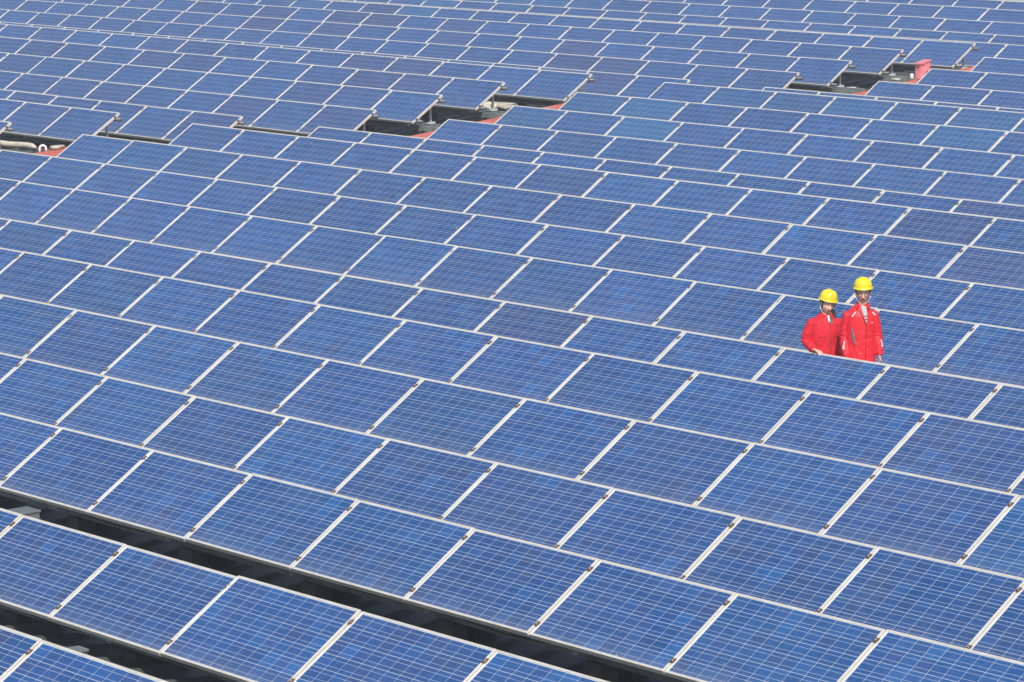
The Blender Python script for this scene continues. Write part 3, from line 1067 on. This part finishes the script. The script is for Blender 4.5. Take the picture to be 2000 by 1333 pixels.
    for key in ('armL', 'armR'):
        s_, e_, w_ = [Vector(p) for p in S[key]]
        r = S['sleeve']
        inn = Vector((cx + (s_.x - cx) * 0.55, s_.y, s_.z + 0.004))
        add_tube(bm, [inn, s_, s_ * 0.5 + e_ * 0.5, e_, e_ * 0.6 + w_ * 0.4, e_ * 0.15 + w_ * 0.85, w_ + (w_ - e_).normalized() * 0.004],
                 [r * 1.05, r, r * 0.97, r * 0.90, r * 0.88, r * 0.72, r * 0.60], 16, Vector((0, 1, 0)))
    folds = S['folds']
    armseg = [[Vector(p) for p in S[k]] for k in ('armL', 'armR')]

    def disp(c):
        d = 0.0045 * noise.noise(Vector((c.x * 7, c.y * 7, c.z * 5)) + Vector((S['seed'], 0, 0)))
        best = 1e9; tt = 0
        for (s_, e_, w_) in armseg:
            for a, b, o in ((s_, e_, 0), (e_, w_, 1)):
                ab = b - a
                t = max(0, min(1, (c - a).dot(ab) / ab.length_squared))
                dd = (a + ab * t - c).length
                if dd < best: best, tt = dd, t + o
        if best < S['sleeve'] * 1.25:
            g = math.exp(-((tt - 1.0) / 0.42) ** 2) + 0.8 * math.exp(-((tt - 1.85) / 0.22) ** 2)
            d += folds * g * (noise.noise(Vector((c.x * 9, c.y * 9, tt * 13 + c.x * 14)) + Vector((S['seed'], 0, 0))) * 1.5)
        else:
            q = Vector((c.x * 3.2 + c.z * 4.2, c.y * 4, c.z * 3.6 - c.x * 6.5)) + Vector((0, 0, S['seed']))
            k = 0.6 + 0.9 * min(1.0, max(0.0, (sh - 0.10 - c.z) / 0.35))
            n1 = noise.noise(q); n2 = noise.noise(q * 2.3 + Vector((5, 2, 1)))
            d += folds * k * (0.75 * n1 + 0.9 * (0.5 - abs(n2)) * 0.9)
        return d
    jacket = remesh('jacket', bm, 0.0065, jm, root, 3, disp)
    jt = bvh_of(jacket)
    # collar: stand-and-fall band open at the front
    bm = bmesh.new()
    n = 22
    ncx, ncz = cx * 0.4 + S['neck'][0], S['neck'][1]
    rings = []
    for k in range(n + 1):
        th = math.radians(-52 + 284 * k / n)                   # 90 deg is the back
        front = max(0.0, -math.sin(th))
        r0 = S['neck'][2]
        x, y = math.cos(th), math.sin(th) * 0.92
        z0 = ncz - 0.02 - 0.055 * front
        z1 = ncz + S['collar_h'] - 0.035 * front
        flare = 1.30 + 0.28 * front
        prof = [(r0 * 1.06, z0), (r0 * 1.02, z1), (r0 * 1.10, z1 + 0.004), (r0 * flare, z1 - 0.035 - 0.012 * front), (r0 * flare * 0.97, z1 - 0.041 - 0.012 * front), (r0 * 1.12, z0 + 0.004)]
        rings.append([bm.verts.new((ncx + x * r, 0.005 + y * r - 0.02 * front, z)) for r, z in prof])
    for a, b in zip(rings, rings[1:]):
        for i in range(6):
            bm.faces.new((a[i], a[(i + 1) % 6], b[(i + 1) % 6], b[i]))
    bm.faces.new(rings[0]); bm.faces.new(list(reversed(rings[-1])))
    mesh_obj('collar', bm, jm, jacket, None, True)
    for nm, args in S['decals']:
        if nm[0] == 'poly':
            decal(nm[1], jt, args[0], args[1], M[args[2]], jacket, **(args[3] if len(args) > 3 else {}))
        else:
            ribbon(nm[1], jt, args[0], args[1], M[args[2]], jacket, **(args[3] if len(args) > 3 else {}))

    # ---- trousers, boots
    bm = bmesh.new()
    for sgn in (-1, 1):
        add_tube(bm, [(cx + sgn * 0.075, 0.0, hip + 0.05), (cx + sgn * 0.087, 0.0, hip - 0.10), (cx + sgn * 0.092, -0.012, hip * 0.56), (cx + sgn * 0.094, 0.008, hip * 0.30), (cx + sgn * 0.095, 0.0, 0.07)],
                 [0.078, 0.082, 0.074, 0.070, 0.068], 16)
    add_tube(bm, [(cx, 0, hip - 0.06), (cx, 0, hip + 0.02), (cx, 0, hip + 0.12)], [(0.13, 0.095), (0.145, 0.10), (0.135, 0.095)], 18)
    remesh('trousers', bm, 0.009, M['trousers'], root, 3, lambda c: 0.006 * noise.noise(Vector((c.x * 6, c.y * 6, c.z * 12))))
    for sgn in (-1, 1):
        bm = bmesh.new()
        x = cx + sgn * 0.095
        add_tube(bm, [(x, 0.012, 0.13), (x, 0.012, 0.06), (x, 0.01, 0.01)], [(0.05, 0.055), (0.052, 0.062), (0.052, 0.066)], 14)
        add_tube(bm, [(x, 0.05, 0.036), (x, -0.02, 0.040), (x + sgn * 0.006, -0.12, 0.034), (x + sgn * 0.008, -0.185, 0.026)], [(0.046, 0.034), (0.050, 0.040), (0.052, 0.032), (0.036, 0.022)], 14)
        remesh('boot', bm, 0.008, M['boots'], root, 3)

    # ---- hard hat
    rx, ry, rh = S['hat']
    bm = bmesh.new()
    prof = [(1.0, 0.0), (1.0, 0.10), (0.985, 0.26), (0.95, 0.43), (0.88, 0.60), (0.76, 0.76), (0.58, 0.89), (0.36, 0.965), (0.15, 0.995)]
    nu = 48
    hb = S['hat_z']
    rings = []
    for f, z in prof:
        ring = []
        for i in range(nu):
            th = 2 * math.pi * i / nu
            x, y = rx * f * math.cos(th), ry * f * math.sin(th)
            bump = 0.007 * math.exp(-(x / 0.020) ** 2) * min(1.0, max(0.0, (z - 0.25) / 0.3)) + 0.003 * math.exp(-((abs(x) - 0.047) / 0.008) ** 2) * min(1.0, max(0.0, (z - 0.35) / 0.3))
            ring.append(bm.verts.new(Hp(x, y + 0.004, hb + z * rh + bump)))
        rings.append(ring)
    top = bm.verts.new(Hp(0, 0.004, hb + rh * 1.0 + 0.008))
    for a, b in zip(rings, rings[1:]):
        for i in range(nu):
            bm.faces.new((a[i], a[(i + 1) % nu], b[(i + 1) % nu], b[i]))
    for i in range(nu):
        bm.faces.new((rings[-1][i], rings[-1][(i + 1) % nu], top))
    # brim with a longer peak in front, rolled edge
    br, br2, br3 = [], [], []
    for i in range(nu):
        th = 2 * math.pi * i / nu
        peak = max(0.0, -math.sin(th)) ** 2.2
        e = 0.012 + 0.004 * peak
        x, y = (rx + e) * math.cos(th), (ry + e) * math.sin(th)
        z = hb - 0.006 - 0.004 * peak
        br.append(bm.verts.new(Hp(x, y + 0.004, z)))
        br2.append(bm.verts.new(Hp(x, y + 0.004, z - 0.006)))
        br3.append(bm.verts.new(Hp((rx - 0.004) * math.cos(th), (ry - 0.004) * math.sin(th) + 0.004, hb - 0.004)))
    for i in range(nu):
        j = (i + 1) % nu
        bm.faces.new((br[i], br[j], rings[0][j], rings[0][i]))
        bm.faces.new((br2[i], br2[j], br[j], br[i]))
        bm.faces.new((br3[i], br3[j], br2[j], br2[i]))
    bmesh.ops.recalc_face_normals(bm, faces=bm.faces[:])
    hat = mesh_obj('hard_hat', bm, M['helmet'], root, None, True)
    ht = bvh_of(hat)
    # faded round emblem on the front of the shell
    bm = bmesh.new()
    def on_hat(x, z):
        o_ = Hp(x, -0.4, z); d_ = R3 @ Vector((0, 1, 0))
        h_ = ht.ray_cast(o_, d_)
        return (h_[0] if h_[0] else Hp(x, -ry, z)) - d_ * 0.0012
    zc = hb + rh * 0.52
    if female:
        cells_ = [(-0.010, 0.000, 0.008, 0.030), (0.004, 0.000, 0.010, 0.034), (0.000, 0.012, 0.018, 0.008)]
    else:
        cells_ = [(-0.009, 0.0, 0.006, 0.020), (0.009, 0.0, 0.006, 0.020), (0.0, 0.008, 0.022, 0.005), (0.0, -0.008, 0.022, 0.005)]
    for (x, z, w_, h_) in cells_:
        q = [on_hat(x + a * w_ / 2, zc + z + b * h_ / 2) for a, b in ((-1, -1), (1, -1), (1, 1), (-1, 1))]
        bm.faces.new([bm.verts.new(c) for c in q])
    mesh_obj('emblem', bm, M['emblem_r'] if female else M['emblem_g'], hat)
    # chin straps
    for sgn in (-1, 1):
        bm = bmesh.new()
        for yy in (-0.035, 0.03):
            add_tube(bm, [Hp(sgn * (rx - 0.006), yy, hb), Hp(sgn * (hw + 0.014), yy * 0.5 - 0.002, -0.015), Hp(sgn * (hw + 0.008), -0.008, -0.048)], [0.0028] * 3, 6)
        add_tube(bm, [Hp(sgn * (hw + 0.008), -0.008, -0.048), Hp(sgn * hw * 0.80, -0.022, -0.092), Hp(sgn * hw * 0.35, -0.034, -hh - 0.004), Hp(0, -0.036, -hh - 0.008)], [0.0032] * 4, 6)
        mesh_obj('chin_strap', bm, M['strap'], hat, None, True)
        bm = bmesh.new()
        add_ellipsoid(bm, Hp(sgn * (hw + 0.010), -0.010, -0.048), (0.008, 0.010, 0.013), 8, 6)
        mesh_obj('strap_buckle', bm, M['white_pvc'], hat, None, True)
    if not female:
        bm = bmesh.new()
        ge = fy - 0.006
        for sgn in (-1, 1):
            pts = []
            for i in range(17):
                th = 2 * math.pi * i / 16
                cxx, czz = math.cos(th), math.sin(th)
                k = (abs(cxx) ** 4 + abs(czz) ** 4) ** -0.25
                pts.append(Hp(sgn * 0.031 + 0.0245 * cxx * k, ge + 0.006 * abs(sgn * 0.031 + 0.0245 * cxx * k) / 0.05, 0.001 + 0.0165 * czz * k))
            add_tube(bm, pts, [0.0026] * 17, 6, Vector((0, 0, 1)), cap=False)
            add_tube(bm, [Hp(sgn * 0.055, ge + 0.006, 0.009), Hp(sgn * (hw + 0.004), -0.02, 0.008), Hp(sgn * (hw + 0.004), 0.02, 0.004)], [0.0028] * 3, 6)
        add_tube(bm, [Hp(-0.0075, ge, 0.006), Hp(0, ge - 0.003, 0.009), Hp(0.0075, ge, 0.006)], [0.0026] * 3, 6)
        mesh_obj('glasses', bm, M['glasses'], root, None, True)
    return root


def base_at(u, y):
    p = hit_y(u, 690, y)
    return Vector((p.x, y, zroof(y) + 0.002))


MAN = dict(
    label='taller worker in red jacket, yellow helmet and glasses, arms hanging, behind a panel row', female=False,
    base=base_at(1684, 27.98), head=(0.076, 0.094, 0.118), head_c=(0.004, -0.012, 1.572), yaw=math.radians(-4), pitch=math.radians(4), roll=0.0,
    shoulder_z=1.325, cx=-0.022, hip_z=0.80, eye_h=0.0055,
    torso=[(0.700, 0.165, 0.122), (0.72, 0.176, 0.132), (0.80, 0.174, 0.130), (0.95, 0.172, 0.124), (1.10, 0.170, 0.120), (1.22, 0.174, 0.117), (1.30, 0.170, 0.108), (1.36, 0.142, 0.092), (1.41, 0.092, 0.078), (1.435, 0.072, 0.070)],
    armR=((-0.180, 0.005, 1.308), (-0.212, 0.025, 1.060), (-0.185, -0.055, 0.835)),
    armR_hand=dict(dir=(0.05, -0.12, -1), across=(0.1, -1, 0.1), curl=0.30, size=0.95),
    armL=((0.135, 0.005, 1.308), (0.176, 0.022, 1.060), (0.196, -0.040, 0.850)),
    armL_hand=dict(dir=(0.02, -0.10, -1), across=(-0.15, -1, 0.1), curl=-0.28, size=0.95),
    sleeve=0.062, folds=0.0085, seed=3.0, neck=(0.006, 1.412, 0.068), collar_h=0.042,
    hat=(0.105, 0.106, 0.112), hat_z=0.068,
    decals=[(('poly', 'tee_shirt'), ([(-0.026, 1.435), (-0.002, 1.34), (0.036, 1.235)], [(0.046, 1.435), (0.046, 1.34), (0.041, 1.235)], 'tee', dict(off=0.002, rows=12, cols=4))),
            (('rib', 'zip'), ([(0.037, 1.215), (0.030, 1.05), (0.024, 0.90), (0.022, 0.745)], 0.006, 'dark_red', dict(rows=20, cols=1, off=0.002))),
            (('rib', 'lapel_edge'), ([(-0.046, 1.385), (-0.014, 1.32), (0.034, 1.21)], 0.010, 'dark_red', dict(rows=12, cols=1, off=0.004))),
            (('rib', 'shoulder_piping'), ([(-0.085, 1.362), (-0.108, 1.335), (-0.130, 1.305)], 0.009, 'white_tape', dict(rows=8, cols=1))),
            (('rib', 'shoulder_piping'), ([(0.108, 1.350), (0.128, 1.335), (0.146, 1.318)], 0.008, 'white_tape', dict(rows=8, cols=1))),
            (('rib', 'chest_mark'), ([(0.092, 1.232), (0.112, 1.234)], 0.007, 'white_tape', dict(rows=3, cols=1))),
            (('poly', 'side_panel'), ([(-0.128, 1.175), (-0.134, 1.08), (-0.104, 0.985)], [(-0.120, 1.175), (-0.098, 1.08), (-0.092, 0.98)], 'grey_mesh', dict(rows=10, cols=3))),
            (('rib', 'sleeve_tape'), ([(-0.212, 1.020), (-0.219, 0.975), (-0.226, 0.925)], [0.006, 0.012, 0.022], 'white_tape', dict(rows=8, cols=2))),
            (('rib', 'sleeve_tape'), ([(0.212, 1.030), (0.222, 0.985), (0.228, 0.945)], [0.008, 0.011, 0.016], 'white_tape', dict(rows=8, cols=2)))])

WOMAN = dict(
    label='shorter worker in red jacket and yellow helmet resting one hand on the panel edge', female=True,
    base=base_at(1612, 27.95), head=(0.074, 0.090, 0.112), head_c=(0.020, -0.030, 1.382), yaw=math.radians(17), pitch=math.radians(9), roll=math.radians(8),
    shoulder_z=1.165, cx=-0.012, hip_z=0.72, eye_h=0.0035,
    torso=[(0.625, 0.166, 0.128), (0.65, 0.178, 0.140), (0.75, 0.168, 0.134), (0.90, 0.164, 0.126), (1.00, 0.168, 0.130), (1.08, 0.170, 0.126), (1.15, 0.164, 0.106), (1.20, 0.136, 0.088), (1.24, 0.090, 0.074), (1.265, 0.066, 0.064)],
    armR=((-0.168, 0.000, 1.155), (-0.238, 0.010, 0.945), (-0.150, -0.222, 0.880)),
    armR_hand=dict(dir=(0.62, -0.75, -0.10), across=(-0.75, -0.62, 0.05), curl=-0.42, size=0.92),
    armL=((0.145, 0.005, 1.155), (0.185, 0.030, 0.930), (0.175, -0.040, 0.715)),
    armL_hand=dict(dir=(0.0, -0.12, -1), across=(-0.1, -1, 0.1), curl=-0.28, size=0.88),
    sleeve=0.063, folds=0.0105, seed=11.0, neck=(0.012, 1.242, 0.062), collar_h=0.038,
    hat=(0.104, 0.104, 0.108), hat_z=0.066,
    decals=[(('poly', 'white_undershirt'), ([(0.014, 1.255), (0.030, 1.185)], [(0.040, 1.255), (0.042, 1.185)], 'white_tape', dict(rows=6, cols=2, off=0.002))),
            (('poly', 'scarf'), ([(0.040, 1.250), (0.044, 1.155)], [(0.075, 1.245), (0.075, 1.165)], 'scarf', dict(rows=6, cols=3, off=0.004))),
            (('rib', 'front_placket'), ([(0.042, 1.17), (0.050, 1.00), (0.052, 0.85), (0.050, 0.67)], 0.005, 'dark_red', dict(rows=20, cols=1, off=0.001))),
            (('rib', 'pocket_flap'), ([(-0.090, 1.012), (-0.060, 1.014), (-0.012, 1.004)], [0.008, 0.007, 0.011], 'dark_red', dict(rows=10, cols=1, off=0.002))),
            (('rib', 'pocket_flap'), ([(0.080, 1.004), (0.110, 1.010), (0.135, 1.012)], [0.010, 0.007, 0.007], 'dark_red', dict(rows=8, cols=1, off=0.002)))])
make_person(MAN)
make_person(WOMAN)


# ------------------------------------------------------------------ haze: thin summer air over the roofs
def build_haze():
    t = NT('thin_haze')
    t.t.nodes.remove(t.b)
    out = [n for n in t.t.nodes if n.type == 'OUTPUT_MATERIAL'][0]
    pv = t.n('ShaderNodeVolumePrincipled')
    pv.inputs['Color'].default_value = (0.86, 0.92, 1.0, 1.0)
    pv.inputs['Density'].default_value = HAZE
    t.l(pv.outputs[0], out.inputs['Volume'])
    bm = bmesh.new()
    add_box(bm, (-1600, -1600, -1.2), (1600, 1600, ZC + 3.0))
    o = mesh_obj('haze', bm, t.m)
    tag(o, 'thin pale haze over the whole roof', 'haze', kind='stuff')


HAZE = 0.0011
if HAZE > 0:
    build_haze()
